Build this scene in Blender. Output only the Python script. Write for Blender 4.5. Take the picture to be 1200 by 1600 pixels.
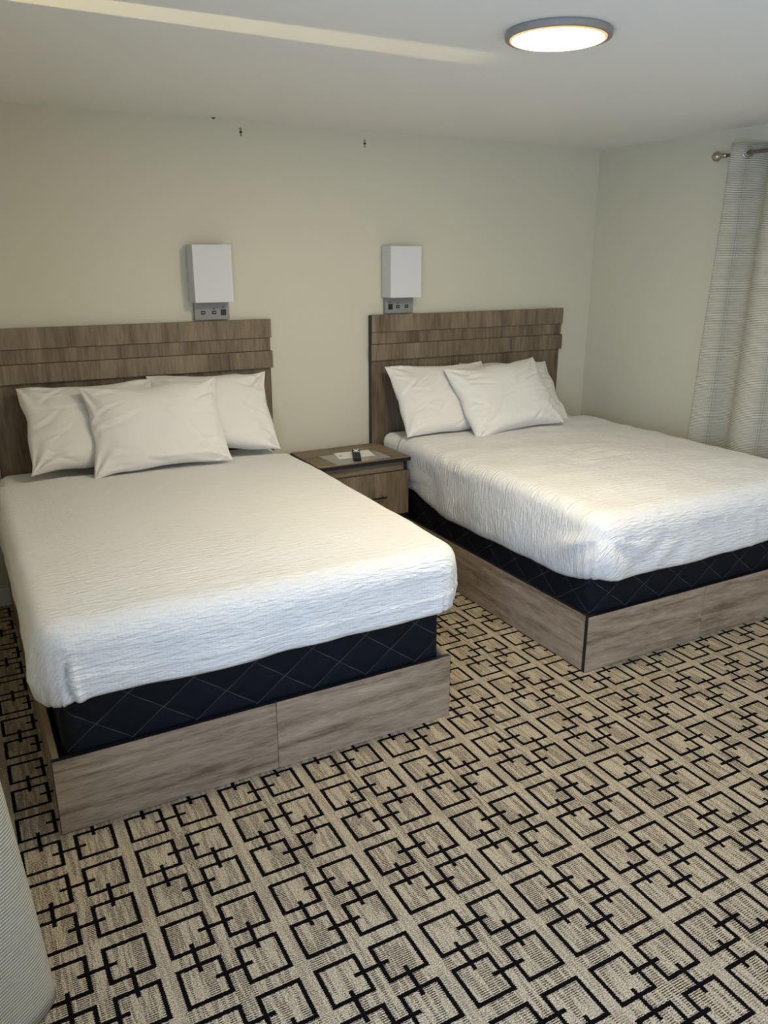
import bpy, bmesh, math, random
from mathutils import Vector, noise
random.seed(7)
PI = math.pi
S = bpy.context.scene
for o in list(bpy.data.objects):
    bpy.data.objects.remove(o)
C = S.collection

# ------------------------------------------------------------------ camera
XL, XR, YB, H = -0.06, 3.94, -5.2, 2.274          # left wall, right wall, rear wall, ceiling
CAM = Vector((0.2142, -4.0694, 1.6413))
YAW, PITCH, ROLL, FPX = 0.4962, 0.3101, -0.0012, 1239.53
cd = bpy.data.cameras.new('camera')
cam = bpy.data.objects.new('camera', cd); C.objects.link(cam)
cd.sensor_fit = 'VERTICAL'; cd.sensor_height = 36.0; cd.sensor_width = 27.0
cd.lens = FPX * 36.0 / 1600.0
cd.clip_start = 0.02
cam.rotation_mode = 'XYZ'
cam.location = CAM
cam.rotation_euler = (PI / 2 - PITCH, 0.0, -YAW)
S.camera = cam

# ------------------------------------------------------------------ world, light, exposure
S.view_settings.view_transform = 'Standard'
S.view_settings.look = 'None'
S.view_settings.gamma = 1.0
S.view_settings.use_curve_mapping = False
S.view_settings.exposure = -0.17
w = bpy.data.worlds.new('sky'); S.world = w; w.use_nodes = True
w.node_tree.nodes['Background'].inputs[0].default_value = (0.62, 0.78, 1.0, 1)
w.node_tree.nodes['Background'].inputs[1].default_value = 1.0


def area_light(name, loc, rot, sx, sy, col, power):
    d = bpy.data.lights.new(name, 'AREA'); d.shape = 'RECTANGLE'; d.size = sx; d.size_y = sy
    d.energy = power; d.color = col
    o = bpy.data.objects.new(name, d); C.objects.link(o); o.location = loc; o.rotation_euler = rot
    return o


# daylight falling in through the window beside the camera and the one behind it
area_light('daylight_left_window', (XL - 0.35, -3.98, 1.2), (0, -PI / 2, 0), 2.0, 1.75, (0.48, 0.66, 1.0), 146)
area_light('daylight_rear_window', (2.5, YB - 0.35, 1.3), (PI / 2, 0, 0), 2.2, 1.7, (1.0, 0.85, 0.80), 31)
# sun glinting off something parked outside, coming in low through an added slot
sd = bpy.data.lights.new('sun_glint', 'SPOT'); sd.energy = 1100; sd.color = (1.0, 0.80, 0.45)
sd.spot_size = math.radians(24); sd.spot_blend = 0.2; sd.shadow_soft_size = 0.03
so = bpy.data.objects.new('sun_glint', sd); C.objects.link(so)
so.location = (-3.0, -1.60, 1.2)
so.rotation_euler = Vector((2.95, 0.0, 0.75)).to_track_quat('-Z', 'Y').to_euler()
LAMP_STRENGTH = 156.0


# ------------------------------------------------------------------ material helpers
class NT:
    def __init__(s, name):
        s.m = bpy.data.materials.new(name); s.m.use_nodes = True
        s.t = s.m.node_tree; s.t.nodes.clear()
        s.out = s.n('ShaderNodeOutputMaterial'); s.b = s.n('ShaderNodeBsdfPrincipled')
        s.l(s.b.outputs[0], s.out.inputs[0])

    def n(s, typ, **kw):
        x = s.t.nodes.new(typ)
        for k, v in kw.items():
            setattr(x, k, v)
        return x

    def l(s, a, b):
        s.t.links.new(a, b)

    def put(s, sock, v):
        if hasattr(v, 'links'):
            s.l(v, sock)
        else:
            sock.default_value = v

    def mth(s, op, a, b=None, c=None):
        x = s.n('ShaderNodeMath', operation=op)
        s.put(x.inputs[0], a)
        if b is not None: s.put(x.inputs[1], b)
        if c is not None: s.put(x.inputs[2], c)
        return x.outputs[0]

    def coord(s, kind='Object'):
        return s.n('ShaderNodeTexCoord').outputs[kind]

    def xyz(s, v):
        x = s.n('ShaderNodeSeparateXYZ'); s.l(v, x.inputs[0]); return x.outputs

    def vec(s, a, b, c):
        x = s.n('ShaderNodeCombineXYZ')
        for i, v in enumerate((a, b, c)): s.put(x.inputs[i], v)
        return x.outputs[0]

    def mapping(s, v, scale=(1, 1, 1), loc=(0, 0, 0)):
        x = s.n('ShaderNodeMapping'); s.l(v, x.inputs[0]); x.inputs['Scale'].default_value = scale
        s.put(x.inputs['Location'], loc)
        return x.outputs[0]

    def noise(s, v, scale=5.0, detail=3.0, rough=0.5, dist=0.0):
        x = s.n('ShaderNodeTexNoise'); s.l(v, x.inputs['Vector'])
        x.inputs['Scale'].default_value = scale; x.inputs['Detail'].default_value = detail
        x.inputs['Roughness'].default_value = rough; x.inputs['Distortion'].default_value = dist
        return x.outputs['Fac']

    def ramp(s, f, stops):
        x = s.n('ShaderNodeValToRGB'); s.l(f, x.inputs[0]); e = x.color_ramp.elements
        while len(e) < len(stops): e.new(0.5)
        for i, (p, c) in enumerate(stops):
            e[i].position = p
            e[i].color = (c, c, c, 1) if not hasattr(c, '__len__') else (c[0], c[1], c[2], 1)
        return x.outputs[0]

    def mix(s, f, a, b, mode='MIX'):
        x = s.n('ShaderNodeMix', data_type='RGBA', blend_type=mode)
        s.put(x.inputs[0], f)
        for i, v in ((6, a), (7, b)):
            if isinstance(v, tuple): v = (v[0], v[1], v[2], 1)
            s.put(x.inputs[i], v)
        return x.outputs[2]

    def sstep(s, f, a, b, lo=0.0, hi=1.0):
        x = s.n('ShaderNodeMapRange', interpolation_type='SMOOTHSTEP'); s.l(f, x.inputs[0])
        for i, v in enumerate((a, b, lo, hi)): x.inputs[i + 1].default_value = v
        return x.outputs[0]

    def bump(s, h, strength=0.5, dist=0.002):
        x = s.n('ShaderNodeBump'); s.l(h, x.inputs['Height']); x.inputs['Strength'].default_value = strength
        x.inputs['Distance'].default_value = dist
        s.l(x.outputs[0], s.b.inputs['Normal'])

    def set(s, col=None, rough=None, metal=None, spec=None, sheen=None):
        if col is not None: s.put(s.b.inputs['Base Color'], col if hasattr(col, 'links') else (col[0], col[1], col[2], 1))
        if rough is not None: s.put(s.b.inputs['Roughness'], rough)
        if metal is not None: s.b.inputs['Metallic'].default_value = metal
        if spec is not None: s.b.inputs['Specular IOR Level'].default_value = spec
        if sheen is not None: s.b.inputs['Sheen Weight'].default_value = sheen
        return s.m


M = {}


def plain(name, col, rough=0.6, metal=0.0, spec=0.4, var=0.06, nscale=40.0):
    t = NT(name); f = t.noise(t.coord(), nscale, 3)
    c = t.mix(f, tuple(x * (1 - var) for x in col), tuple(min(1, x * (1 + var)) for x in col))
    M[name] = t.set(c, rough, metal, spec)


def paint(name, col, bump):
    t = NT(name); co = t.coord()
    f = t.noise(co, 1.3, 2)
    c = t.mix(f, tuple(x * 0.97 for x in col), tuple(min(1, x * 1.03) for x in col))
    h = t.mth('ADD', t.mth('MULTIPLY', t.noise(co, 90, 3), 0.25), t.noise(co, 2.2, 1))
    t.bump(h, bump, 0.004)
    M[name] = t.set(c, 0.55, spec=0.25)


paint('wall_paint', (0.635, 0.605, 0.485), 0.10)
paint('ceiling_paint', (0.85, 0.84, 0.81), 0.22)
plain('trim_white', (0.75, 0.75, 0.73), 0.4)
plain('black_edge', (0.012, 0.012, 0.014), 0.45)
plain('black_plastic', (0.008, 0.008, 0.009), 0.5, spec=0.2)
plain('grey_plate', (0.27, 0.27, 0.255), 0.42)
plain('dark_socket', (0.008, 0.008, 0.009), 0.4)
plain('white_print', (0.85, 0.85, 0.85), 0.5)
plain('paper', (0.82, 0.81, 0.79), 0.7, spec=0.2)
plain('brushed_metal', (0.42, 0.38, 0.33), 0.28, 1.0)
plain('lamp_rim', (0.26, 0.245, 0.225), 0.45, 0.0)
plain('raw_board', (0.33, 0.24, 0.15), 0.7)
plain('anchor_dark', (0.03, 0.025, 0.02), 0.6)


def wood(name, axis, dark, mid, light, strips=0.0, gs=1.0):
    """wood-look laminate; axis is the grain direction (0 x, 1 y, 2 z)"""
    t = NT(name); co = t.coord()
    r = t.n('ShaderNodeObjectInfo').outputs['Random']
    off = t.vec(t.mth('MULTIPLY', r, 7.3), t.mth('MULTIPLY', r, 3.1), t.mth('MULTIPLY', r, 11.7))
    a = t.n('ShaderNodeVectorMath', operation='ADD'); t.l(co, a.inputs[0]); t.l(off, a.inputs[1])
    co = a.outputs[0]
    sc = [1.0, 1.0, 1.0]; sc[axis] = 0.075
    st = t.mapping(co, tuple(sc))
    big = t.noise(st, 11 * gs, 4, 0.55, 0.6)
    fine = t.noise(st, 120 * gs, 3, 0.6)
    sc2 = [1.0, 1.0, 1.0]; sc2[axis] = 0.22
    fig = t.noise(t.mapping(co, tuple(sc2)), 9 * gs, 3, 0.6, 1.2)
    v = t.mth('ADD', t.mth('MULTIPLY', big, 0.50), t.mth('ADD', t.mth('MULTIPLY', fine, 0.34), t.mth('MULTIPLY', fig, 0.22)))
    if strips:
        # veneer joints: runs of different tone side by side
        x = t.xyz(co)[0]
        w1 = t.mth('FLOOR', t.mth('ADD', t.mth('DIVIDE', x, strips), t.mth('MULTIPLY', r, 9.0)))
        wn = t.n('ShaderNodeTexWhiteNoise', noise_dimensions='1D'); t.l(w1, wn.inputs['W'])
        v = t.mth('ADD', v, t.mth('MULTIPLY', t.mth('SUBTRACT', wn.outputs['Value'], 0.5), 0.055))
    c = t.ramp(v, [(0.38, dark), (0.53, mid), (0.68, light)])
    t.bump(fine, 0.12, 0.001)
    M[name] = t.set(c, 0.52, spec=0.3)


wood('headboard_wood', 2, (0.085, 0.060, 0.038), (0.185, 0.138, 0.090), (0.29, 0.225, 0.15), strips=0.095)
wood('frame_wood_x', 0, (0.12, 0.083, 0.055), (0.315, 0.238, 0.168), (0.46, 0.36, 0.265), gs=2.2)
wood('frame_wood_y', 1, (0.12, 0.083, 0.055), (0.315, 0.238, 0.168), (0.46, 0.36, 0.265), gs=2.2)
wood('stand_wood', 2, (0.085, 0.060, 0.038), (0.195, 0.145, 0.094), (0.30, 0.232, 0.155))
wood('stand_wood_x', 0, (0.085, 0.060, 0.038), (0.195, 0.145, 0.094), (0.30, 0.232, 0.155))


def carpet():
    t = NT('carpet'); co = t.coord(); x0, y0, z0 = t.xyz(co)
    # ragged yarn edges
    jn = t.noise(co, 230, 2); jm = t.noise(t.mapping(co, (1, 1, 1), (5.3, 2.2, 0)), 230, 2)
    dash = t.mth('SINE', t.mth('MULTIPLY', t.mth('ADD', y0, t.mth('MULTIPLY', jn, 0.002)), 2 * PI / 0.0060))
    x = t.mth('ADD', t.mth('ADD', x0, t.mth('MULTIPLY', dash, 0.0011)), t.mth('MULTIPLY', t.mth('SUBTRACT', jn, 0.5), 0.006))
    y = t.mth('ADD', y0, t.mth('MULTIPLY', t.mth('SUBTRACT', jm, 0.5), 0.006))
    PX, PY, SX, SY, LW = 0.2934, 0.3105, 0.1130, 0.1190, 0.0115
    u2 = t.mth('FLOORED_MODULO', t.mth('SUBTRACT', x, 0.770), PX)
    v2 = t.mth('FLOORED_MODULO', t.mth('SUBTRACT', -2.370, y), PY)
    u = t.mth('MODULO', u2, PX / 2); v = t.mth('MODULO', v2, PY / 2)

    def inside(a, lo, hi):
        return t.mth('MULTIPLY', t.mth('GREATER_THAN', a, lo), t.mth('LESS_THAN', a, hi))

    outer = t.mth('MULTIPLY', inside(u, 0.0, SX), inside(v, 0.0, SY))
    inner = t.mth('MULTIPLY', inside(u, LW, SX - LW), inside(v, LW, SY - LW))
    ring = t.mth('SUBTRACT', outer, inner)
    gx, gy = PX / 2 - SX, PY / 2 - SY
    ht = t.mth('MULTIPLY', inside(u2, SX - 0.030, SX + gx + 0.030), inside(v, SY / 2 - LW / 2, SY / 2 + LW / 2))
    vt = t.mth('MULTIPLY', inside(v2, SY - 0.028, SY + gy + 0.028), inside(u, SX / 2 - LW / 2, SX / 2 + LW / 2))
    line = t.mth('MAXIMUM', ring, t.mth('MAXIMUM', ht, vt))
    # dark yarn showing through as short cross dashes in runs along the length of the room
    run = t.noise(t.mapping(co, (1, 0.07, 1)), 85, 2, 0.6)
    run2 = t.noise(t.mapping(co, (1, 0.25, 1), (3, 8, 0)), 20, 2)
    brk = t.noise(t.mapping(co, (1, 0.5, 1)), 300, 1)
    rr = t.sstep(t.mth('ADD', t.mth('MULTIPLY', run, 0.75), t.mth('MULTIPLY', run2, 0.25)), 0.455, 0.535)
    plainstripe = t.mth('GREATER_THAN', u2, PX / 2 + SX)
    rr = t.mth('MULTIPLY', rr, t.mth('SUBTRACT', 1.0, t.mth('MULTIPLY', plainstripe, 0.45)))
    dd = t.mth('MULTIPLY', t.sstep(t.mth('ADD', dash, t.mth('MULTIPLY', t.mth('SUBTRACT', brk, 0.5), 2.2)), 0.05, 0.55), rr)
    speck = t.noise(co, 270, 3, 0.65)
    hue = t.noise(co, 5, 2)
    base = t.mix(hue, (0.42, 0.32, 0.20), (0.47, 0.385, 0.26))
    base = t.mix(t.sstep(speck, 0.38, 0.62), t.mix(0.60, base, (0.10, 0.07, 0.045)), t.mix(0.42, base, (0.85, 0.76, 0.60)))
    base = t.mix(t.mth('MULTIPLY', dd, 0.95), base, (0.012, 0.008, 0.009))
    dark = t.mix(speck, (0.0015, 0.0012, 0.002), (0.007, 0.0055, 0.0065))
    c = t.mix(line, base, dark)
    h = t.mth('ADD', t.mth('MULTIPLY', speck, 0.8), t.mth('SUBTRACT', t.mth('MULTIPLY', dash, 0.12), t.mth('MULTIPLY', line, 0.25)))
    t.bump(h, 0.7, 0.004)
    M['carpet'] = t.set(c, 0.95, spec=0.05)


carpet()


def linen(name, col, ribs):
    t = NT(name); uv = t.coord('UV') if ribs else t.coord()
    if ribs:
        # seersucker: puckered rows running across the bed
        n1 = t.noise(t.mapping(uv, (17, 88, 1)), 1.0, 2, 0.5, 0.3)
        n2 = t.noise(t.mapping(uv, (60, 210, 1)), 1.0, 2)
        x, y, z = t.xyz(uv)
        rib = t.mth('SINE', t.mth('MULTIPLY', x, 2 * PI / 0.011))
        h = t.mth('ADD', t.mth('ADD', n1, t.mth('MULTIPLY', n2, 0.35)), t.mth('MULTIPLY', rib, 0.012))
        t.bump(h, 0.9, 0.012)
    else:
        n1 = t.noise(co := t.coord(), 14, 4, 0.6, 0.8)
        n2 = t.noise(co, 600, 1)
        t.bump(t.mth('ADD', n1, t.mth('MULTIPLY', n2, 0.03)), 0.35, 0.010)
    M[name] = t.set(col, 0.85, spec=0.15, sheen=0.1)


linen('spread_cloth', (0.825, 0.81, 0.80), True)
linen('pillow_cloth', (0.77, 0.745, 0.70), False)
linen('sheet_cloth', (0.82, 0.82, 0.81), False)


def quilt():
    t = NT('box_spring_cloth'); co = t.coord(); x, y, z = t.xyz(co)
    u = t.mth('SUBTRACT', x, y)
    a = t.mth('DIVIDE', u, 0.200); b = t.mth('DIVIDE', t.mth('ADD', z, 0.02), 0.150)
    b2 = t.mth('ADD', b, t.mth('MULTIPLY', t.mth('SINE', t.mth('MULTIPLY', a, 4 * PI)), 0.035))
    a2 = t.mth('ADD', a, t.mth('MULTIPLY', t.mth('SINE', t.mth('MULTIPLY', b, 4 * PI)), 0.03))

    def tri(v):  # 0 on a seam, 0.5 between
        return t.mth('ABSOLUTE', t.mth('SUBTRACT', v, t.mth('ROUND', v)))

    d = t.mth('MINIMUM', tri(t.mth('ADD', a2, b2)), tri(t.mth('SUBTRACT', a2, b2)))
    seam = t.sstep(d, 0.002, 0.009, 1.0, 0.0)
    weave = t.noise(co, 500, 2)
    base = t.mix(weave, (0.0022, 0.0034, 0.0065), (0.0055, 0.0075, 0.012))
    c = t.mix(t.mth('MULTIPLY', seam, 0.75), base, (0.11, 0.11, 0.11))
    t.bump(t.mth('ADD', t.sstep(d, 0.0, 0.25), t.mth('MULTIPLY', weave, 0.05)), 0.6, 0.008)
    M['box_spring_cloth'] = t.set(c, 0.75, spec=0.2)


quilt()


def curtain_cloth():
    t = NT('curtain_cloth'); uv = t.coord('UV'); u, v, _ = t.xyz(uv)
    nz = t.noise(t.mapping(uv, (25, 260, 1)), 1.0, 2)
    row = t.mth('SINE', t.mth('ADD', t.mth('MULTIPLY', v, 2 * PI / 0.0082), t.mth('MULTIPLY', nz, 1.6)))
    col = t.mth('SINE', t.mth('MULTIPLY', u, 2 * PI / 0.0075))
    f = t.mth('MULTIPLY', t.sstep(row, -0.75, 0.55), t.sstep(col, -1.0, -0.45, 0.40, 1.0))
    f = t.mth('MULTIPLY', f, t.mth('ADD', 0.75, t.mth('MULTIPLY', nz, 0.5)))
    c = t.mix(f, (0.245, 0.228, 0.185), (0.63, 0.60, 0.50))
    t.bump(f, 0.4, 0.002)
    M['curtain_cloth'] = t.set(c, 0.8, spec=0.2)


curtain_cloth()


def shade_cloth():
    t = NT('shade_cloth'); co = t.coord()
    f = t.noise(t.mapping(co, (300, 300, 60)), 1.0, 2)
    t.bump(f, 0.15, 0.001)
    M['shade_cloth'] = t.set(t.mix(f, (0.65, 0.645, 0.66), (0.70, 0.695, 0.71)), 0.7, spec=0.2)


shade_cloth()


def clear_sheet():
    t = NT('clear_sheet'); tr = t.n('ShaderNodeBsdfTransparent'); mx = t.n('ShaderNodeMixShader')
    t.set((0.72, 0.72, 0.70), 0.18, spec=0.6)
    f = t.noise(t.coord(), 9, 2)
    t.l(t.sstep(f, 0.3, 0.75, 0.30, 0.42), mx.inputs[0])
    t.l(tr.outputs[0], mx.inputs[1]); t.l(t.b.outputs[0], mx.inputs[2]); t.l(mx.outputs[0], t.out.inputs[0])
    M['clear_sheet'] = t.m


clear_sheet()


def window_glass():
    t = NT('window_glass'); tr = t.n('ShaderNodeBsdfTransparent'); mx = t.n('ShaderNodeMixShader')
    gl = t.n('ShaderNodeBsdfGlossy'); gl.inputs['Roughness'].default_value = 0.02
    tr.inputs[0].default_value = (0.96, 0.98, 0.97, 1)
    mx.inputs[0].default_value = 0.06
    t.l(tr.outputs[0], mx.inputs[1]); t.l(gl.outputs[0], mx.inputs[2]); t.l(mx.outputs[0], t.out.inputs[0])
    M['window_glass'] = t.m


window_glass()


def lamp_glow(name, col, strength):
    t = NT(name); e = t.n('ShaderNodeEmission')
    e.inputs[0].default_value = col; e.inputs[1].default_value = strength
    t.l(e.outputs[0], t.out.inputs[0])
    M[name] = t.m


lamp_glow('lamp_glow', (1.0, 0.855, 0.555, 1), LAMP_STRENGTH * 1.08)
lamp_glow('lamp_edge_glow', (1.0, 0.68, 0.30, 1), 1.1)

# ------------------------------------------------------------------ object helpers
BASE = {}


def thing(name, label, cat, loc, group=None):
    o = bpy.data.objects.new(name, None); C.objects.link(o)
    o.location = loc; o.empty_display_size = 0.05
    tag(o, label, cat, group); BASE[o.name] = Vector(loc)
    return o


def tag(o, label=None, cat=None, group=None, kind=None):
    if label: o['label'] = label
    if cat: o['category'] = cat
    if group: o['group'] = group
    if kind: o['kind'] = kind
    return o


def obj(name, VF, mat, parent=None, smooth=False, uv=None, recalc=True):
    """one mesh object from world-space verts and faces; origin at its thing's base"""
    V, F = VF[0], VF[1]
    if parent is not None:
        b = BASE[parent.name]
    else:
        xs = [v[0] for v in V]; ys = [v[1] for v in V]; zs = [v[2] for v in V]
        b = Vector(((min(xs) + max(xs)) / 2, (min(ys) + max(ys)) / 2, min(zs)))
    me = bpy.data.meshes.new(name)
    me.from_pydata([(v[0] - b.x, v[1] - b.y, v[2] - b.z) for v in V], [], F)
    if uv is not None:
        lay = me.uv_layers.new(name='UVMap')
        for lp in me.loops:
            lay.data[lp.index].uv = uv[lp.vertex_index]
    me.materials.append(M[mat])
    if recalc:
        bm = bmesh.new(); bm.from_mesh(me); bmesh.ops.recalc_face_normals(bm, faces=bm.faces); bm.to_mesh(me); bm.free()
    if smooth:
        for p in me.polygons: p.use_smooth = True
    o = bpy.data.objects.new(name, me); C.objects.link(o)
    if parent is not None:
        o.parent = parent
    else:
        o.location = b
    BASE[o.name] = b
    return o


def join(*parts):
    V, F = [], []
    for v, f in parts:
        n = len(V); V += list(v); F += [tuple(i + n for i in q) for q in f]
    return V, F


def box(x0, x1, y0, y1, z0, z1, bev=0.0, seg=2):
    bm = bmesh.new(); bmesh.ops.create_cube(bm, size=1.0)
    for v in bm.verts:
        v.co = Vector(((x0 + x1) / 2 + v.co.x * (x1 - x0), (y0 + y1) / 2 + v.co.y * (y1 - y0), (z0 + z1) / 2 + v.co.z * (z1 - z0)))
    if bev:
        bmesh.ops.bevel(bm, geom=bm.edges[:], offset=bev, segments=seg, profile=0.5, affect='EDGES')
    bm.verts.index_update()
    r = ([v.co.copy() for v in bm.verts], [tuple(v.index for v in f.verts) for f in bm.faces]); bm.free()
    return r


def lathe(origin, axis, prof, n=24):
    """prof: (distance along axis, radius) pairs, revolved round the axis through origin"""
    ax = Vector(axis).normalized()
    a = ax.orthogonal().normalized(); b = ax.cross(a)
    V, F = [], []
    for (d, r) in prof:
        for k in range(n):
            t = 2 * PI * k / n
            V.append(Vector(origin) + ax * d + (a * math.cos(t) + b * math.sin(t)) * r)
    m = len(prof)
    for i in range(m - 1):
        for k in range(n):
            F.append((i * n + k, i * n + (k + 1) % n, (i + 1) * n + (k + 1) % n, (i + 1) * n + k))
    F.append(tuple(range(n))); F.append(tuple((m - 1) * n + k for k in reversed(range(n))))
    return V, F


def tube(path, r, n=10):
    V, F = [], []
    P = [Vector(p) for p in path]
    for i, p in enumerate(P):
        d = (P[min(i + 1, len(P) - 1)] - P[max(i - 1, 0)]).normalized()
        a = d.orthogonal().normalized() if abs(d.z) > 0.9 else d.cross(Vector((0, 0, 1))).normalized()
        b = d.cross(a)
        for k in range(n):
            t = 2 * PI * k / n; V.append(p + (a * math.cos(t) + b * math.sin(t)) * r)
    for i in range(len(P) - 1):
        for k in range(n):
            F.append((i * n + k, i * n + (k + 1) % n, (i + 1) * n + (k + 1) % n, (i + 1) * n + k))
    F.append(tuple(range(n))); F.append(tuple((len(P) - 1) * n + k for k in reversed(range(n))))
    return V, F


def torus(origin, axis, R, r, n=24, m=8):
    ax = Vector(axis).normalized(); a = ax.orthogonal().normalized(); b = ax.cross(a)
    V, F = [], []
    for i in range(n):
        t = 2 * PI * i / n; rad = a * math.cos(t) + b * math.sin(t)
        for k in range(m):
            s = 2 * PI * k / m
            V.append(Vector(origin) + rad * (R + r * math.cos(s)) + ax * (r * math.sin(s)))
    for i in range(n):
        for k in range(m):
            F.append((i * m + k, i * m + (k + 1) % m, ((i + 1) % n) * m + (k + 1) % m, ((i + 1) % n) * m + k))
    return V, F


def smooth01(a, b, x):
    t = max(0.0, min(1.0, (x - a) / (b - a))); return t * t * (3 - 2 * t)


def g(x, c, s): return math.exp(-((x - c) / s) ** 2)


def nz(x, y, z=0.0):
    return noise.noise(Vector((x, y, z)))


# ------------------------------------------------------------------ the room
T = 0.10


def structure(name, VF, mat, parent=None):
    o = obj(name, VF, mat, parent)
    if parent is None: o['kind'] = 'structure'
    return o


fl = structure('floor', box(XL - T, XR + T, YB - T, T, -0.06, 0.0), 'carpet')
for v in fl.data.vertices:                     # object coordinates of the carpet = room coordinates
    v.co += fl.location
fl.location = (0, 0, 0)
structure('ceiling', box(XL - T, XR + T, YB - T, T, H, H + 0.08), 'ceiling_paint')
structure('wall_back', box(XL - T, XR + T, 0.0, T, 0.0, H), 'wall_paint')


def wall_with_openings(name, axis, c0, c1, a0, a1, holes):
    """wall slab along y (axis 1) or x (axis 0) with rectangular openings (lo, hi, z0, z1)"""
    def b(lo, hi, z0, z1):
        if hi - lo < 1e-4 or z1 - z0 < 1e-4: return None
        return box(c0, c1, lo, hi, z0, z1) if axis == 1 else box(lo, hi, c0, c1, z0, z1)
    parts = []; cur = a0
    for lo, hi, z0, z1 in sorted(holes):
        parts += [b(cur, lo, 0, H), b(lo, hi, 0, z0), b(lo, hi, z1, H)]; cur = hi
    parts.append(b(cur, a1, 0, H))
    structure(name, join(*[p for p in parts if p]), 'wall_paint')


LW1 = (-4.80, -3.16, 0.30, 2.02)      # window beside the camera
STREAK_SLOT = (-1.675, -1.525, 1.80, 2.13)    # unseen slot, added to shape the sun streak on the ceiling
RW = (-2.75, -1.30, 0.80, 2.05)       # window behind the drawn curtain
BW = (1.45, 3.55, 0.45, 2.05)         # window behind the camera
wall_with_openings('wall_left', 1, XL - T, XL, YB, 0.0, [LW1, STREAK_SLOT])
wall_with_openings('wall_right', 1, XR, XR + T, YB, 0.0, [RW])
wall_with_openings('wall_rear', 0, YB - T, YB, XL - T, XR + T, [BW])


def window(name, axis, c, lo, hi, z0, z1):
    fw = min(0.05, (hi - lo) * 0.15); d = 0.03
    def b(a0, a1, q0, q1, e=d):
        return box(c - e, c + e, a0, a1, q0, q1) if axis == 1 else box(a0, a1, c - e, c + e, q0, q1)
    g = 0.001
    o = structure(name, join(b(lo + g, lo + fw, z0 + g, z1 - g), b(hi - fw, hi - g, z0 + g, z1 - g),
                             b(lo + fw, hi - fw, z0 + g, z0 + fw), b(lo + fw, hi - fw, z1 - fw, z1 - g)), 'trim_white')
    obj('pane', b(lo + fw, hi - fw, z0 + fw, z1 - fw, 0.003), 'window_glass', o)


window('window_1', 1, XL - T / 2, *LW1)
window('streak_slot', 1, XL - T / 2, *STREAK_SLOT)  # added out of view, only to let in the ceiling streak
window('window_3', 1, XR + T / 2, *RW)
window('window_4', 0, YB - T / 2, *BW)
structure('baseboard_back', box(XL, XR, -0.012, 0.0, 0.0, 0.09, 0.003), 'trim_white')
structure('baseboard_left', box(XL, XL + 0.012, YB, -0.012, 0.0, 0.09, 0.003), 'trim_white')
structure('baseboard_right', box(XR - 0.012, XR, YB, -0.012, 0.0, 0.09, 0.003), 'trim_white')


# ------------------------------------------------------------------ headboards
def headboard(x0, x1, label):
    top, yb = 1.337, -0.004
    t = thing('headboard', label, 'headboard', ((x0 + x1) / 2, -0.02, 0.30), 'wooden headboards')
    tk = 0.030
    obj('panel', box(x0 + 0.006, x1 - 0.006, yb - tk, yb, 0.30, top - 0.002, 0.0015), 'headboard_wood', t)
    obj('edge_band', box(x0 + 0.0035, x0 + 0.0062, yb - tk + 0.001, yb - 0.001, 0.30, top - 0.003), 'black_edge', t)
    obj('edge_band', box(x1 - 0.0062, x1 - 0.0035, yb - tk + 0.001, yb - 0.001, 0.30, top - 0.003), 'black_edge', t)
    for z0, z1, ex, dp in ((1.243, top, 0.0, 0.020), (1.176, 1.2415, 0.004, 0.010), (1.086, 1.1745, -0.003, 0.020)):
        p = obj('plank', box(x0 + ex, x1 - ex, yb - tk - dp, yb - tk, z0, z1, 0.0015), 'headboard_wood', t)
        obj('edge_band', box(x0 + ex - 0.002, x0 + ex + 0.0005, yb - tk - dp + 0.0015, yb - tk, z0 + 0.0015, z1 - 0.0015), 'black_edge', p)
    return t


headboard(0.345, 1.716, 'wooden headboard with stepped planks behind the bed on the left')
headboard(2.312, 3.684, 'wooden headboard with stepped planks behind the bed near the room corner')


# ------------------------------------------------------------------ bed bases and box springs
def bed_base(x0, x1, yf, seam, label, edge):
    h, tk = 0.251, 0.019
    t = thing('bed_base', label, 'bed base', ((x0 + x1) / 2, (yf - 0.1) / 2, 0.0), 'wooden bed bases')
    g = 0.0008
    for a, b in ((x0, seam - g), (seam + g, x1)):
        f = obj('foot_panel', box(a, b, yf, yf + tk, 0.001, h, 0.0012), 'frame_wood_x', t)
        obj('edge_band', box(a + 0.001, b - 0.001, yf + 0.002, yf + tk - 0.001, h - 0.001, h + 0.0012), 'black_edge', f)
    p = [o for o in t.children if o.name.startswith('foot_panel')]
    obj('end_band', box(x0 - 0.0012, x0 + 0.001, yf + 0.0012, yf + tk - 0.0005, 0.001, h), 'black_edge', p[0])
    obj('end_band', box(x1 - 0.001, x1 + 0.0012, yf + 0.0012, yf + tk - 0.0005, 0.001, h), 'black_edge', p[-1])
    for xa in (x0 + 0.003, x1 - 0.003 - tk):
        s = obj('side_panel', box(xa, xa + tk, yf + tk, -0.10, 0.001, h - 0.002, 0.0012), 'frame_wood_y', t)
        obj('top_edge', box(xa + 0.001, xa + tk - 0.001, yf + tk + 0.001, -0.101, h - 0.003, h - 0.0008), edge, s)
    obj('deck', box(x0 + tk + 0.004, x1 - tk - 0.004, yf + tk, -0.10, 0.10, 0.118), 'raw_board', t)


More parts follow.
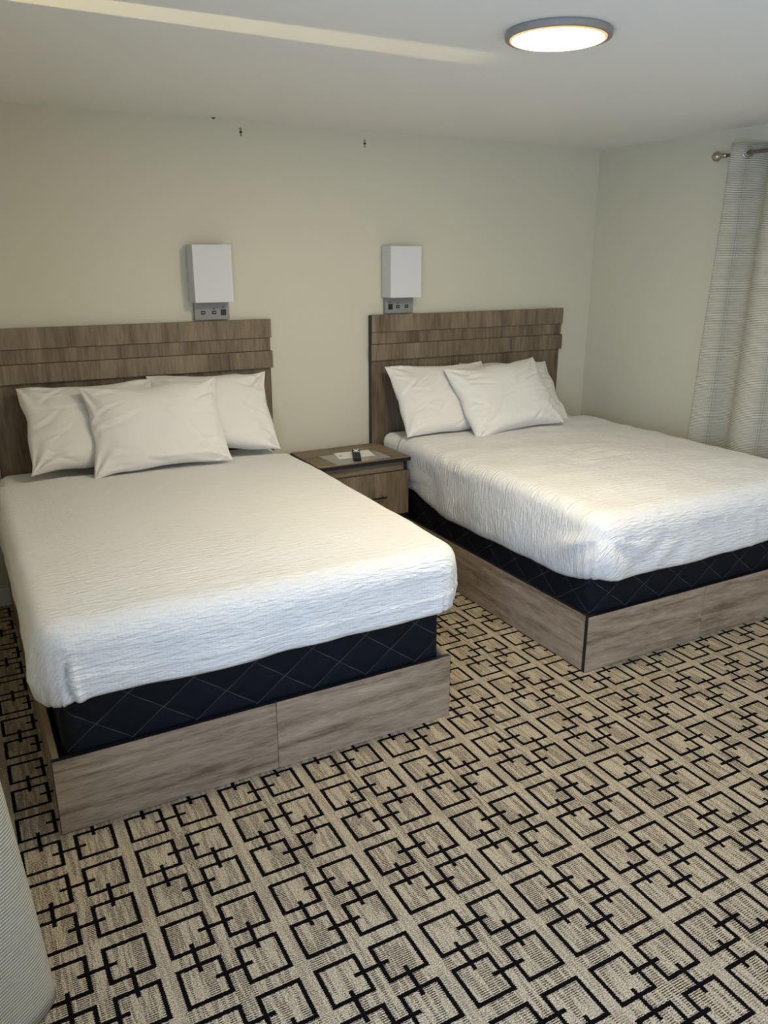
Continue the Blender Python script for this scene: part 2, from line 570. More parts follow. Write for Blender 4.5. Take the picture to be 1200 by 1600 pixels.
def rounded_slab(x0, x1, y0, y1, z0, z1, rc, re, nx=4):
    """slab with vertical corners rounded by rc and rims rounded by re"""
    ring = []
    for cx, cy, a0 in ((x1 - rc, y1 - rc, 0), (x0 + rc, y1 - rc, 90), (x0 + rc, y0 + rc, 180), (x1 - rc, y0 + rc, 270)):
        for k in range(7):
            a = math.radians(a0 + 15 * k); ring.append((cx, cy, math.cos(a), math.sin(a)))
    prof = []
    for k in range(5):
        a = PI / 2 * k / 4; prof.append((re * (1 - math.sin(a)), z0 + re * (1 - math.cos(a))))
    for k in range(1, nx): prof.append((0.0, z0 + re + (z1 - z0 - 2 * re) * k / nx))
    for k in range(5):
        a = PI / 2 * k / 4; prof.append((re * (1 - math.cos(a)), z1 - re + re * math.sin(a)))
    V, F = [], []; n = len(ring)
    for ins, z in prof:
        for cx, cy, c, s in ring: V.append((cx + (rc - ins) * c, cy + (rc - ins) * s, z))
    for i in range(len(prof) - 1):
        for k in range(n):
            F.append((i * n + k, i * n + (k + 1) % n, (i + 1) * n + (k + 1) % n, (i + 1) * n + k))
    F.append(tuple(reversed(range(n)))); F.append(tuple((len(prof) - 1) * n + k for k in range(n)))
    return V, F


def box_spring(x0, x1, yf, label):
    t = thing('box_spring', label, 'box spring', ((x0 + x1) / 2, -1.0, 0.118), 'black box springs')
    obj('quilted_cover', rounded_slab(x0, x1, yf, -0.10, 0.119, 0.442, 0.045, 0.012, 6), 'box_spring_cloth', t, True)
    # piped seam running round the upper rim
    pts = []
    rc = 0.045
    for cx, cy, a0 in ((x1 - rc, -0.10 - rc, 0), (x0 + rc, -0.10 - rc, 90), (x0 + rc, yf + rc, 180), (x1 - rc, yf + rc, 270)):
        for k in range(6):
            a = math.radians(a0 + 18 * k); pts.append((cx + rc * math.cos(a), cy + rc * math.sin(a), 0.428))
    pts.append(pts[0])
    obj('piping', tube(pts, 0.004, 6), 'black_edge', t, True)


def mattress(x0, x1, yf, ztop, label):
    o = obj('mattress', rounded_slab(x0, x1, yf, -0.085, 0.444, ztop, 0.06, 0.05, 4), 'sheet_cloth', None, True)
    tag(o, label, 'mattress', 'mattresses in white fitted sheets')


# ------------------------------------------------------------------ bedspreads
def bedspread(x0, x1, yh, yf, ztop, hem, bulge, wr, seed, label, patch=None, rcR=(0.100, 0.058, 0.080)):
    rc, R, Rf = rcR
    path = []          # x, y, nx, ny
    def add(x, y, nx, ny): path.append((x, y, nx, ny))
    def steps(L):       # fine spacing close to the corner, coarser away from it
        out, a = [0.0], 0.0
        while a < L:
            a += 0.004 if a < 0.12 else (0.008 if a < 0.24 else 0.016)
            out.append(min(a, L))
        return out
    yc = yf + rc; Ls = yh - yc; half = (x1 - x0) / 2 - rc
    for a in reversed(steps(Ls)): add(x0, yc + a, -1, 0)
    for k in range(1, 20):
        a = math.radians(180 + 90 * k / 20); add(x0 + rc + rc * math.cos(a), yc + rc * math.sin(a), math.cos(a), math.sin(a))
    for a in steps(half): add(x0 + rc + a, yf, 0, -1)
    for a in list(reversed(steps(half)))[1:]: add(x1 - rc - a, yf, 0, -1)
    for k in range(1, 20):
        a = math.radians(270 + 90 * k / 20); add(x1 - rc + rc * math.cos(a), yc + rc * math.sin(a), math.cos(a), math.sin(a))
    for a in steps(Ls): add(x1, yc + a, 1, 0)
    arc = [0.0]
    for j in range(1, len(path)): arc.append(arc[-1] + math.hypot(path[j][0] - path[j - 1][0], path[j][1] - path[j - 1][1]))
    cl = Ls + rc * PI / 4; cr = Ls + rc * PI / 2 + 2 * half + rc * PI / 4      # arc length at the two foot corners
    xc = (x0 + x1) / 2; hw = (x1 - x0) / 2
    K, A, D = 30, 8, 18
    V, UV, F = [], [], []

    def topz(x, y):
        z = 0.006 * nz(x * 2.3, y * 2.3, seed) + wr * 0.5 * nz(x * 6, y * 9, seed + 3)
        z += wr * (1 - abs(nz(x * 3.0 + y * 2.0, y * 4.5 - x, seed + 5)) * 2.2)
        z += wr * 0.5 * (1 - abs(nz(x * 7.0 - y * 3.0, y * 6 + x * 2, seed + 8)) * 2.0)
        # softer towards the edges
        e = min(x - x0, x1 - x, y - yf)
        z -= 0.007 * (1 - smooth01(0.0, 0.32, e)) + 0.012 * (1 - smooth01(0.05, 0.40, y - yf))
        if patch: z += patch[4] * g(x, patch[0], patch[2]) * g(y, patch[1], patch[3]) * (1 - 2.6 * abs(nz(x * 9 + y * 4, y * 17 - x * 5, seed + 21)))
        return z

    rows = K + A + D + 1
    for j, (px, py, nx, ny) in enumerate(path):
        R = rcR[1] * nx * nx + Rf * ny * ny
        ix, iy = px - nx * R, py - ny * R
        sx, sy = xc, min(yh, max(yf + hw, py)) if abs(nx) > 0.99 else yf + hw
        sy = min(sy, yh)
        for i in range(K):
            f = i / K
            x = sx + (ix - sx) * f; y = sy + (iy - sy) * f
            V.append((x, y, ztop + topz(x, y))); UV.append((x, y))
        zt = ztop + topz(ix, iy)
        for i in range(A + 1):
            a = PI / 2 * i / A
            d = R * math.sin(a); z = zt - R * (1 - math.cos(a))
            b = bulge(arc[j] - cl, arc[j] - cr, 0.0) * (i / A) ** 2
            V.append((ix + nx * (d + b), iy + ny * (d + b), z))
            s = R * a; UV.append((ix + nx * s, iy + ny * s))
        zs = zt - R; zh = hem(arc[j] - cl, arc[j] - cr)
        for i in range(1, D + 1):
            f = i / D
            z = zs + (zh - zs) * f
            d = bulge(arc[j] - cl, arc[j] - cr, f)
            along = px * abs(ny) + py * abs(nx)
            d += (0.004 + 0.006 * f) * nz(along * 6.0, z * 5.0, seed + 11) + wr * 0.8 * nz(along * 14 + z * 6, z * 10, seed + 13)
            if f > 0.9: d -= 0.010 * (f - 0.9) / 0.1      # hem tucks under
            V.append((px + nx * d, py + ny * d, z))
            s = R * PI / 2 + (zs - z); UV.append((ix + nx * s, iy + ny * s))
    for j in range(len(path) - 1):
        for i in range(rows - 1):
            a = j * rows + i; F.append((a, a + 1, a + rows + 1, a + rows))
    o = obj('bedspread', (V, F), 'spread_cloth', None, True, UV, False)
    bm = bmesh.new(); bm.from_mesh(o.data); bmesh.ops.remove_doubles(bm, verts=bm.verts, dist=0.000001)
    bm.normal_update()
    up = sum(f.normal.z * f.calc_area() for f in bm.faces)
    if up < 0: bmesh.ops.reverse_faces(bm, faces=bm.faces)
    bm.to_mesh(o.data); bm.free()
    s = o.modifiers.new('thickness', 'SOLIDIFY'); s.thickness = 0.005; s.offset = -1
    tag(o, label, 'bedspread', 'white bedspreads')
    return o


# bed on the left
BX0, BX1, BYF = 0.3035, 1.6715, -1.890
bed_base(BX0, BX1, BYF, 0.992, 'wood-look bed base whose seamed foot panel stands in the left foreground', 'raw_board')
box_spring(0.343, 1.650, -1.858, 'black quilted box spring under the bed on the left')
mattress(0.325, 1.665, -1.875, 0.683, 'white sheeted mattress of the bed on the left')


def hem1(a, b):
    # a: arc length from the left foot corner (negative up the left side), b: from the right foot corner
    z = 0.452 + 0.005 * math.sin(a * 5.0) - 0.016 * g(a, 0.42, 0.22)
    z += -0.022 * smooth01(0.02, -0.25, a) - 0.020 * g(a, 0.0, 0.07)
    return z - 0.02 * smooth01(0.0, 0.3, b)


def bulge1(a, b, f):
    d = 0.018 * math.sin(PI * min(1.0, 0.1 + f * 0.9)) * g(a, -0.045, 0.07)          # pocket of the left corner
    d -= 0.030 * smooth01(0.05, 0.40, f) * g(a, 0.070 - 0.018 * math.sin(PI * f), 0.007) * (1 - 0.7 * smooth01(0.75, 1.0, f))             # crease where the foot drop is folded over it
    d += 0.009 * smooth01(0.05, 0.4, f) * g(a, 0.088 - 0.018 * math.sin(PI * f), 0.014)
    d += 0.010 * math.sin(PI * f) * g(b, 0.06, 0.05) - 0.018 * smooth01(0.1, 0.5, f) * g(b, 0.012, 0.012)
    d -= 0.016 * smooth01(0.03, 0.12, b) * smooth01(0.55, 0.8, f)
    d += 0.0035 * g(f, 0.56 + 0.06 * math.sin(a * 2.2), 0.05)                         # long pressed line across the foot
    return d


bedspread(0.292, 1.698, -0.36, -1.935, 0.700, hem1, bulge1, 0.0022, 1.3,
          'white textured bedspread over the bed on the left, nearest the camera')

# bed on the right
DX0, DX1 = 2.3397, 3.7077
bed_base(DX0, DX1, -1.888, 3.020, 'wood-look bed base with a black front corner edge, right of the other bed', 'black_edge')
box_spring(2.362, 3.686, -1.856, 'black quilted box spring under the bed on the right')
mattress(2.345, 3.70, -1.875, 0.681, 'white sheeted mattress of the bed beside the nightstand and curtain')


def hem2(a, b):
    z = 0.405 + 0.014 * smooth01(0.5, 1.1, a)
    if a < 0: z = 0.372 + 0.033 * smooth01(-0.25, 0.0, a) - 0.012 * g(a, -1.0, 0.35) + 0.035 * smooth01(-1.15, -1.45, a)
    return z + 0.012 * g(a, 0.0, 0.06)


def bulge2(a, b, f):
    up = smooth01(0.0, 0.35, f)
    d = 0.026 * math.sin(PI * min(1.0, 0.10 + f * 0.70)) * g(a, 0.0, 0.12)            # fullness at the corner
    r = math.hypot(a, f * 0.28 + 0.03); th = math.atan2(a, f * 0.28 + 0.03)
    d += 0.0125 * up * math.sin(th * 6.5 + 0.6) * g(r, 0.15, 0.13)                    # creases fanning from the corner
    d += 0.006 * up * math.sin((a * 0.8 + f * 0.16) * 40) * g(a, 0.28, 0.16) * g(f, 0.55, 0.35)
    d += 0.010 * math.sin(PI * f) * smooth01(-1.2, -0.3, a) * (1 if a < 0 else 0)
    d -= (0.007 + 0.012 * f) * smooth01(-1.0, -1.35, a)
    d += 0.0045 * up * g(a - 0.02 * f, 0.86, 0.012)                                   # pressed vertical line
    return d


bedspread(2.333, 3.752, -0.30, -1.928, 0.698, hem2, bulge2, 0.0055, 7.7,
          'white rumpled bedspread over the bed on the right, near the curtain', (2.98, -1.12, 0.34, 0.30, 0.0065), (0.125, 0.070, 0.095))


# ------------------------------------------------------------------ pillows
def pillow(c, yaw, tilt, roll, w_, h_, th, seed, label, group, dent=0.0):
    n = Vector((math.sin(yaw) * math.cos(tilt), -math.cos(yaw) * math.cos(tilt), math.sin(tilt)))
    rx = Vector((math.cos(yaw), math.sin(yaw), 0)); up = n.cross(rx)
    X = rx * math.cos(roll) + up * math.sin(roll); U = up * math.cos(roll) - rx * math.sin(roll)
    c = Vector(c); NU, NV = 96, 72
    rnd = random.Random(int(seed * 10)); creases = []
    for k in range(26):
        if k % 3 < 2:       # out of the ends, running inwards
            sd = rnd.choice((-1, 1)); ax = sd * w_ / 2 * rnd.uniform(0.72, 0.95); ay = rnd.uniform(-0.45, 0.45) * h_
            an = (PI if sd > 0 else 0) + rnd.uniform(-0.7, 0.7)
        else:               # slack folds over the lower part
            ax = rnd.uniform(-0.4, 0.4) * w_; ay = rnd.uniform(-0.45, 0.25) * h_; an = rnd.uniform(-0.5, 0.9)
        creases.append((ax, ay, math.cos(an), math.sin(an), rnd.uniform(0.08, 0.24), rnd.uniform(0.006, 0.013), rnd.uniform(0.005, 0.012), rnd.uniform(-2.0, 2.0)))
    V, F = [], []

    def pt(u, v, side):
        ex = 1 - 0.055 * (1 - v * v) * abs(u) ** 2.5; ey = 1 - 0.10 * (1 - u * u) * abs(v) ** 2.5
        x = w_ / 2 * u * ex; y = h_ / 2 * v * ey
        body = (max(0, 1 - abs(u) ** 2.8) ** 0.55) * (max(0, 1 - abs(v) ** (2.6 if v > 0 else 4.5)) ** 0.55)
        z = side * th / 2 * body
        edge = smooth01(0.0, 0.45, body)
        cr = (abs(u) * abs(v)) ** 1.2
        ang = math.atan2(y - (h_ / 2) * (1 if v > 0 else -1), x - (w_ / 2) * (1 if u > 0 else -1))
        k = 0.010 * cr * math.sin(ang * 11 + seed * 3 + 2 * nz(x * 4, y * 4, seed)) * smooth01(0.03, 0.4, body)      # pulls out of the corners
        k += 0.016 * edge * nz(x * 4 + seed, y * 5, seed)
        for (ax, ay, dx, dy, L, wd, dp, cv) in creases:
            p = (x - ax) * dx + (y - ay) * dy
            if -0.02 < p < L:
                q = -(x - ax) * dy + (y - ay) * dx - cv * p * p
                if abs(q) < wd * 4:
                    env = smooth01(-0.02, 0.03, p) * (1 - smooth01(L * 0.4, L, p))
                    k += dp * edge * env * (math.exp(-((q - wd) / wd) ** 2) * 0.7 - math.exp(-(q / wd) ** 2))
        k += 0.010 * (abs(u) ** 3) * nz(y * 20, u * 3, seed + 9) * smooth01(0.0, 0.3, body)                          # gathers down the ends
        z += side * k
        if side > 0: z -= dent * th * math.exp(-((u - 0.1) / 0.5) ** 2 - ((v + 0.1) / 0.5) ** 2) * 0.5
        y += 0.016 * nz(x * 7, seed + v) * abs(v) ** 2; x += 0.016 * nz(y * 9, seed + 5 + u) * abs(u) ** 2
        return c + X * x + U * y + n * z

    idx = {}
    for side in (1, -1):
        for i in range(NU + 1):
            for j in range(NV + 1):
                u = math.sin((2 * i / NU - 1) * PI / 2 * 0.92) / math.sin(PI / 2 * 0.92); v = math.sin((2 * j / NV - 1) * PI / 2 * 0.92) / math.sin(PI / 2 * 0.92)
                rim = i in (0, NU) or j in (0, NV)
                if rim and side == -1: idx[(side, i, j)] = idx[(1, i, j)]; continue
                idx[(side, i, j)] = len(V); V.append(pt(u, v, side))
        for i in range(NU):
            for j in range(NV):
                q = (idx[(side, i, j)], idx[(side, i + 1, j)], idx[(side, i + 1, j + 1)], idx[(side, i, j + 1)])
                F.append(q if side == 1 else q[::-1])
    o = obj('pillow', (V, F), 'pillow_cloth', None, True)
    tag(o, label, 'pillow', group)
    return o


G1, G2 = 'pillows on the left bed', 'pillows on the right bed'
pillow((0.770, -0.225, 0.899), 0.0, 0.60, 0.0, 0.63, 0.435, 0.15, 1.1, 'white pillow at the far left, behind the front pillow of the left bed', G1)
pillow((1.338, -0.215, 0.903), -0.02, 0.55, -0.02, 0.60, 0.43, 0.14, 2.4, 'white pillow against the left headboard, on the side near the nightstand', G1)
pillow((1.022, -0.362, 0.897), -0.07, 0.50, 0.03, 0.625, 0.43, 0.15, 3.7, 'white front pillow leaning on two others on the left bed', G1)
pillow((2.680, -0.262, 0.879), -0.03, 0.68, -0.01, 0.65, 0.456, 0.14, 5.2, 'white pillow next to the nightstand on the right bed', G2)
pillow((3.205, -0.205, 0.866), -0.04, 0.72, -0.05, 0.64, 0.44, 0.13, 6.6, 'white pillow mostly hidden behind the slanted front pillow of the right bed', G2)
pillow((3.000, -0.395, 0.880), 0.0, 0.69, 0.06, 0.645, 0.455, 0.155, 8.3, 'white creased front pillow lying aslant on the right bed', G2)


# ------------------------------------------------------------------ wall lamps
def wall_lamp(x0, x1, bx0, bx1, flip, label):
    xc = (bx0 + bx1) / 2
    t = thing('wall_lamp', label, 'wall lamp', (xc, 0.0, 1.342), 'paired wall lamps')
    obj('base_plate', box(bx0, bx1, -0.028, 0.0, 1.342, 1.47, 0.002), 'grey_plate', t)
    z0, z1, yb, yf, k = 1.431, 1.702, -0.008, -0.110, 0.003
    obj('shade', join(box(x0, x1, yf, yf + k, z0, z1, 0.001), box(x0, x0 + k, yf + k, yb, z0, z1, 0.001),
                      box(x1 - k, x1, yf + k, yb, z0, z1, 0.001), box(x0 + k, x1 - k, yb - k, yb, z0 + 0.04, z1 - 0.001)), 'shade_cloth', t)
    obj('shade_frame', join(tube([(x0 + .004, -0.06, 1.60), (x1 - .004, -0.06, 1.60)], 0.0025, 6), tube([(xc, yf + .004, 1.60), (xc, yb - .004, 1.60)], 0.0025, 6)), 'brushed_metal', t)
    obj('bulb', lathe((xc, -0.06, 1.50), (0, 0, 1), [(0, 0.012), (0.03, 0.013), (0.045, 0.022), (0.07, 0.028), (0.09, 0.022), (0.1, 0.008)], 16), 'white_print', t, True)
    obj('socket', lathe((xc, -0.06, 1.47), (0, 0, 1), [(0, 0.016), (0.03, 0.016)], 16), 'grey_plate', t)
    obj('arm', box(xc - .012, xc + .012, -0.075, -0.02, 1.455, 1.470, 0.002), 'grey_plate', t)
    s = -1 if flip else 1
    for dx, w_, h_ in ((-0.047, 0.022, 0.018), (0.010, 0.022, 0.018), (0.058, 0.028, 0.030)):
        cx = xc + s * dx; cz = 1.378
        p = obj('socket_port' if w_ < 0.025 else 'rocker_switch', box(cx - w_ / 2, cx + w_ / 2, -0.0305, -0.0275, cz - h_ / 2, cz + h_ / 2, 0.001), 'dark_socket', t)
        if w_ < 0.025:
            obj('contact', box(cx - 0.006, cx + 0.006, -0.0312, -0.0302, cz - 0.002, cz + 0.003), 'grey_plate', p)
        if dx > 0:
            obj('mark', box(cx - 0.006, cx + 0.004, -0.0285, -0.0278, cz + h_ / 2 + 0.007, cz + h_ / 2 + 0.011), 'dark_socket', t)


wall_lamp(1.311, 1.505, 1.326, 1.504, False, 'wall lamp with white box shade above the left headboard')
wall_lamp(2.400, 2.594, 2.411, 2.591, True, 'wall lamp with white box shade above the right headboard')

# ------------------------------------------------------------------ nightstand and what lies on it
NX0, NX1, NY0, NY1, NZ = 1.795, 2.332, -0.458, -0.065, 0.615
t = thing('nightstand', 'wooden nightstand with black edges and one drawer between the beds', 'nightstand', ((NX0 + NX1) / 2, (NY0 + NY1) / 2, 0.0))
tp = obj('top', box(NX0, NX1, NY0, NY1, NZ - 0.019, NZ, 0.001), 'stand_wood_x', t)
obj('edge_band', join(box(NX0, NX1, NY0 - 0.0012, NY0 + 0.001, NZ - 0.0195, NZ - 0.0003), box(NX1 - 0.001, NX1 + 0.0012, NY0, NY1, NZ - 0.0195, NZ - 0.0003),
                      box(NX0 - 0.0012, NX0 + 0.001, NY0, NY1, NZ - 0.0195, NZ - 0.0003)), 'black_edge', tp)
for xa in (NX0 + 0.012, NX1 - 0.028):
    s = obj('side_panel', box(xa, xa + 0.016, NY0 + 0.024, NY1 - 0.005, 0.001, NZ - 0.0195), 'stand_wood', t)
    obj('edge_band', box(xa, xa + 0.016, NY0 + 0.022, NY0 + 0.0245, 0.002, NZ - 0.0198), 'black_edge', s)
obj('back_panel', box(NX0 + 0.028, NX1 - 0.028, NY1 - 0.015, NY1 - 0.006, 0.05, NZ - 0.0195), 'stand_wood', t)
obj('rail', box(NX0 + 0.028, NX1 - 0.028, NY0 + 0.026, NY0 + 0.042, NZ - 0.075, NZ - 0.0195), 'stand_wood_x', t)
obj('bottom_shelf', box(NX0 + 0.028, NX1 - 0.028, NY0 + 0.026, NY1 - 0.016, 0.06, 0.078), 'stand_wood_x', t)
dr = obj('drawer', box(NX0 + 0.006, NX1 - 0.008, NY0 + 0.003, NY0 + 0.020, 0.300, NZ - 0.072, 0.001), 'stand_wood', t)
obj('drawer_edge', box(NX0 + 0.0065, NX1 - 0.0085, NY0 + 0.0045, NY0 + 0.0195, NZ - 0.0725, NZ - 0.0708), 'black_edge', dr)
obj('handle', join(tube([(2.02, NY0 - 0.020, 0.412), (2.175, NY0 - 0.020, 0.412)], 0.005, 10),
                   tube([(2.035, NY0 - 0.020, 0.412), (2.035, NY0 + 0.004, 0.412)], 0.004, 8),
                   tube([(2.160, NY0 - 0.020, 0.412), (2.160, NY0 + 0.004, 0.412)], 0.004, 8)), 'black_edge', dr, True)


def quad_slab(P, z0, z1):
    V = [(x, y, z0) for x, y in P] + [(x, y, z1) for x, y in P]
    return V, [(3, 2, 1, 0), (4, 5, 6, 7), (0, 1, 5, 4), (1, 2, 6, 5), (2, 3, 7, 6), (3, 0, 4, 7)]


cs = obj('plastic_sheet', quad_slab([(1.905, -0.440), (2.235, -0.415), (2.225, -0.235), (1.895, -0.225)], NZ + 0.0005, NZ + 0.0016), 'clear_sheet')
tag(cs, 'clear plastic sheet lying flat on the nightstand under the card', 'sheet')
pc = thing('paper_card', 'small white paper card lying under the remote on the nightstand', 'paper', (2.08, -0.265, NZ + 0.002))
obj('card', quad_slab([(1.965, -0.335), (2.172, -0.350), (2.200, -0.215), (1.993, -0.200)], NZ + 0.002, NZ + 0.0032), 'paper', pc)
obj('printed_mark', join(quad_slab([(1.995, -0.285), (2.003, -0.285), (2.003, -0.262), (1.995, -0.262)], NZ + 0.0031, NZ + 0.0035),
                         quad_slab([(2.004, -0.280), (2.010, -0.280), (2.010, -0.272), (2.004, -0.272)], NZ + 0.0031, NZ + 0.0035)), 'dark_socket', pc)

rm = thing('remote_control', 'black remote control with white buttons on the nightstand', 'remote', (2.075, -0.32, NZ + 0.0034))
ra = math.radians(-24)


def rpos(VF):
    c, s = math.cos(ra), math.sin(ra)
    return [(2.075 + x * c - y * s, -0.32 + x * s + y * c, z) for x, y, z in VF[0]], VF[1]


rz = NZ + 0.0034
obj('body', rpos(box(-0.021, 0.021, -0.115, 0.105, rz, rz + 0.016, 0.004)), 'black_plastic', rm)
for bx, by, bw, bh in ((-0.011, 0.090, 0.009, 0.009), (0.012, 0.090, 0.009, 0.009), (0.0, 0.084, 0.006, 0.006)):
    obj('button', rpos(box(bx - bw / 2, bx + bw / 2, by - bh / 2, by + bh / 2, rz + 0.0155, rz + 0.018, 0.0008)), 'white_print', rm)
obj('direction_pad', rpos(torus((0, 0.058, rz + 0.0158), (0, 0, 1), 0.0115, 0.0042, 4, 6)), 'white_print', rm, True)
for bx, by in ((-0.013, 0.036), (0.013, 0.036), (0.0, 0.031)):
    obj('button', rpos(box(bx - 0.004, bx + 0.004, by - 0.003, by + 0.003, rz + 0.0155, rz + 0.018, 0.0008)), 'white_print', rm)
for i in range(4):
    for j in range(3):
        bx, by = -0.012 + 0.012 * j, 0.010 - 0.022 * i
        obj('button', rpos(box(bx - 0.004, bx + 0.004, by - 0.004, by + 0.004, rz + 0.0155, rz + 0.0175, 0.0008)), 'dark_socket', rm)

# ------------------------------------------------------------------ ceiling lamp
LC = Vector((1.925, -1.985, H)); LR = 0.156; LD = 0.020
t = thing('ceiling_lamp', 'round lit ceiling lamp with thin grey rim', 'ceiling lamp', (LC.x, LC.y, H - LD))
obj('rim', lathe((LC.x, LC.y, H), (0, 0, -1), [(0.0, LR - 0.004), (0.005, LR), (LD - 0.003, LR), (LD, LR - 0.002), (LD, LR - 0.014), (LD - 0.004, LR - 0.0145), (LD - 0.0041, 0.02)], 64), 'lamp_rim', t, False)
obj('diffuser_edge', lathe((LC.x, LC.y, H - LD + 0.0035), (0, 0, -1), [(0.0, LR - 0.015), (0.0055, LR - 0.0152), (0.0065, LR - 0.0165), (0.0065, LR - 0.0215), (0.0, LR - 0.0215)], 64), 'lamp_edge_glow', t, True)
obj('diffuser', lathe((LC.x, LC.y, H - LD + 0.0035), (0, 0, -1), [(0.0, LR - 0.0220), (0.0062, LR - 0.0220), (0.0075, LR - 0.032), (0.0080, 0.05)], 64), 'lamp_glow', t, True)

# ------------------------------------------------------------------ right curtain, rod
RX, RZ = XR - 0.075, 2.141
t = thing('curtain_rod', 'bronze curtain rod with ball end above the right-hand curtain', 'curtain rod', (RX, -1.9, RZ - 0.06))
obj('rod', lathe((RX, -0.985, RZ), (0, -1, 0), [(0, 0.0095), (1.95, 0.0095)], 16), 'brushed_metal', t, True)
for ye, s in ((-0.985, 1), (-2.935, -1)):
    f = obj('finial', lathe((RX, ye, RZ), (0, s, 0), [(-0.03, 0.0105), (-0.012, 0.0115), (-0.006, 0.013), (0.0, 0.0115), (0.010, 0.0125), (0.017, 0.018), (0.024, 0.0225),
                                                       (0.034, 0.0250), (0.044, 0.0225), (0.052, 0.0165), (0.057, 0.008)], 24), 'brushed_metal', t, True)
for yk in (-1.050, -2.88):
    b = obj('bracket', join(box(XR - 0.004, XR, yk - 0.011, yk + 0.011, RZ - 0.045, RZ + 0.02, 0.001), box(RX - 0.004, XR - 0.004, yk - 0.006, yk + 0.006, RZ - 0.022, RZ - 0.0135, 0.001),
                            box(RX - 0.013, RX - 0.010, yk - 0.006, yk + 0.006, RZ - 0.022, RZ + 0.004), box(RX - 0.010, RX + 0.003, yk - 0.006, yk + 0.006, RZ - 0.0225, RZ - 0.0105)), 'brushed_metal', t)
    obj('thumb_screw', lathe((RX, yk, RZ - 0.022), (0, 0, -1), [(0, 0.003), (0.012, 0.003), (0.013, 0.006), (0.020, 0.006), (0.022, 0.003)], 10), 'brushed_metal', b, True)


def curtain(name_label, group, pos, ztop, zbot, length, nu, nv, thick=0.003):
    """pos(s, f): plan position for arc parameter s (0..1) and f (0 top .. 1 hem)"""
    V, F, UV = [], [], []
    for i in range(nu + 1):
        for j in range(nv + 1):
            f = j / nv; x, y = pos(i / nu, f)
            z = ztop + (zbot - ztop) * f
            V.append((x, y, z)); UV.append((i / nu * length, z))
    for i in range(nu):
        for j in range(nv):
            a = i * (nv + 1) + j; F.append((a, a + 1, a + nv + 2, a + nv + 1))
    return V, F, UV


KN = [(-1.016, -0.915), (-1.140, -1.105), (-1.272, -1.245), (-1.425, -1.435), (-1.575, -1.60), (-1.725, -1.77), (-1.875, -1.93), (-2.03, -2.10)]


def rpos_cur(s, f):
    u = 0.5 + s * 6.49                        # each unit is one fold; the rod pierces the cloth at whole units
    m = int(u); t = u - m
    a, b = (KN[m][0] + (KN[m][1] - KN[m][0]) * f), (KN[m + 1][0] + (KN[m + 1][1] - KN[m + 1][0]) * f)
    y = a + (b - a) * t + 0.008 * f * nz(u * 1.3, f * 3, 5.0)
    amp = (0.050 if m % 2 == 0 else 0.046) + 0.012 * f * (1 + 0.3 * math.sin(m * 1.7 + 1))
    x = RX + (-1 if m % 2 == 0 else 1) * amp * math.sin(PI * t) ** 0.62 - 0.010 * f + 0.005 * f * nz(u * 2, f * 4, 2.0)
    return min(x, XR - 0.012), y


V, F, UV = curtain('', '', rpos_cur, 2.186, 0.02, 1.35, 208, 60)
t = thing('curtain', 'grey woven grommet curtain hanging by the right-hand wall', 'curtain', (RX, -1.5, 0.02), 'window curtains')
o = obj('cloth', (V, F), 'curtain_cloth', t, True, UV); m = o.modifiers.new('thickness', 'SOLIDIFY'); m.thickness = 0.003
for k in range(1, 7):
    x, y = rpos_cur((k - 0.5) / 6.49, 0.02)
    obj('grommet', torus((RX, KN[k][0], RZ), (0.75, 1.0 if k % 2 else -1.0, 0), 0.023, 0.0055, 24, 8), 'brushed_metal', t, True)


# ------------------------------------------------------------------ curtain by the left wall
def lpos(s, f):
    y = -2.33 - 0.36 * s
    u = (y + 2.455) / 0.38
    amp = 0.050 + 0.030 * f
    base = 0.035 + 0.100 * f ** 1.2
    x = max(XL + 0.008, base + amp * math.cos(2 * PI * u) + 0.010 * f * nz(y * 9, f * 3, 4.0))
    return x, y


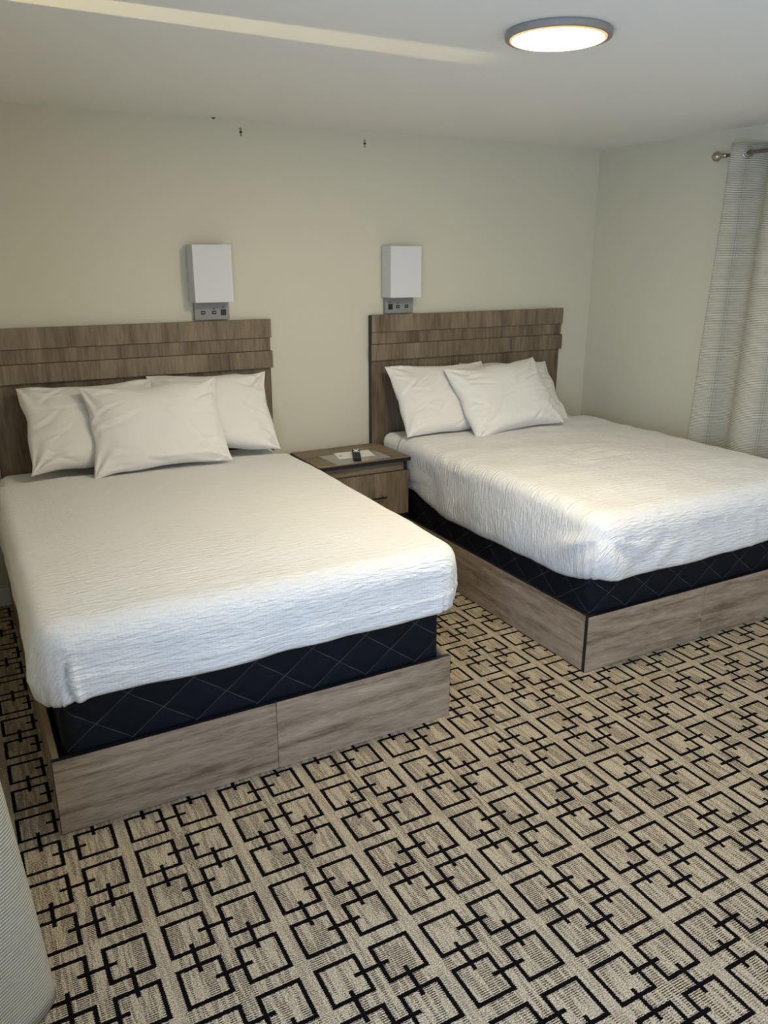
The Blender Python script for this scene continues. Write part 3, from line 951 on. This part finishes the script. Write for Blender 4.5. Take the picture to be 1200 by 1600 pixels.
V, F, UV = curtain('', '', lpos, 2.186, 0.012, 1.05, 110, 60)
t = thing('curtain', 'pale woven curtain edge reaching the carpet in the lower left corner', 'curtain', (XL + 0.095, -2.46, 0.012), 'window curtains')
o = obj('cloth', (V, F), 'curtain_cloth', t, True, UV); m = o.modifiers.new('thickness', 'SOLIDIFY'); m.thickness = 0.003
t = thing('curtain_rod', 'curtain rod over the pale curtain by the left wall', 'curtain rod', (XL + 0.095, -3.2, 2.08))
obj('rod', lathe((XL + 0.095, -2.05, 2.141), (0, -1, 0), [(0, 0.0095), (2.3, 0.0095)], 16), 'brushed_metal', t, True)
obj('finial', lathe((XL + 0.095, -2.05, 2.141), (0, 1, 0), [(-0.01, 0.0115), (0.010, 0.0125), (0.024, 0.0225), (0.034, 0.0250), (0.044, 0.0225), (0.057, 0.008)], 20), 'brushed_metal', t, True)
for yk in (-2.10, -4.3):
    obj('bracket', join(box(XL, XL + 0.004, yk - 0.011, yk + 0.011, 2.09, 2.16, 0.001), box(XL + 0.004, XL + 0.100, yk - 0.006, yk + 0.006, 2.122, 2.1315)), 'brushed_metal', t)

# ------------------------------------------------------------------ leftover screw anchors high on the back wall
for x, z, lab in ((1.622, 2.225, 'small screw anchor left in the wall above the left wall lamp'),
                  (2.301, 2.214, 'small screw anchor left in the wall above the right wall lamp')):
    t = thing('screw_anchor', lab, 'screw anchor', (x, 0.0, z), 'wall anchors')
    obj('screw', lathe((x, 0.0, z), (0, -1, 0), [(0, 0.006), (0.004, 0.0065), (0.007, 0.004)], 12), 'anchor_dark', t)
    obj('chipped_plaster', join(lathe((x, 0.0, z + 0.014), (0, -1, 0), [(0, 0.007), (0.0008, 0.006)], 10), lathe((x + .001, 0.0, z - 0.013), (0, -1, 0), [(0, 0.006), (0.0008, 0.005)], 10)), 'raw_board', t)
o = obj('screw_anchor', lathe((1.479, -0.035, H), (0, 0, -1), [(0, 0.009), (0.003, 0.008), (0.006, 0.004)], 12), 'anchor_dark')
tag(o, 'small dark screw hole mark at the edge of the ceiling', 'screw anchor', 'wall anchors')
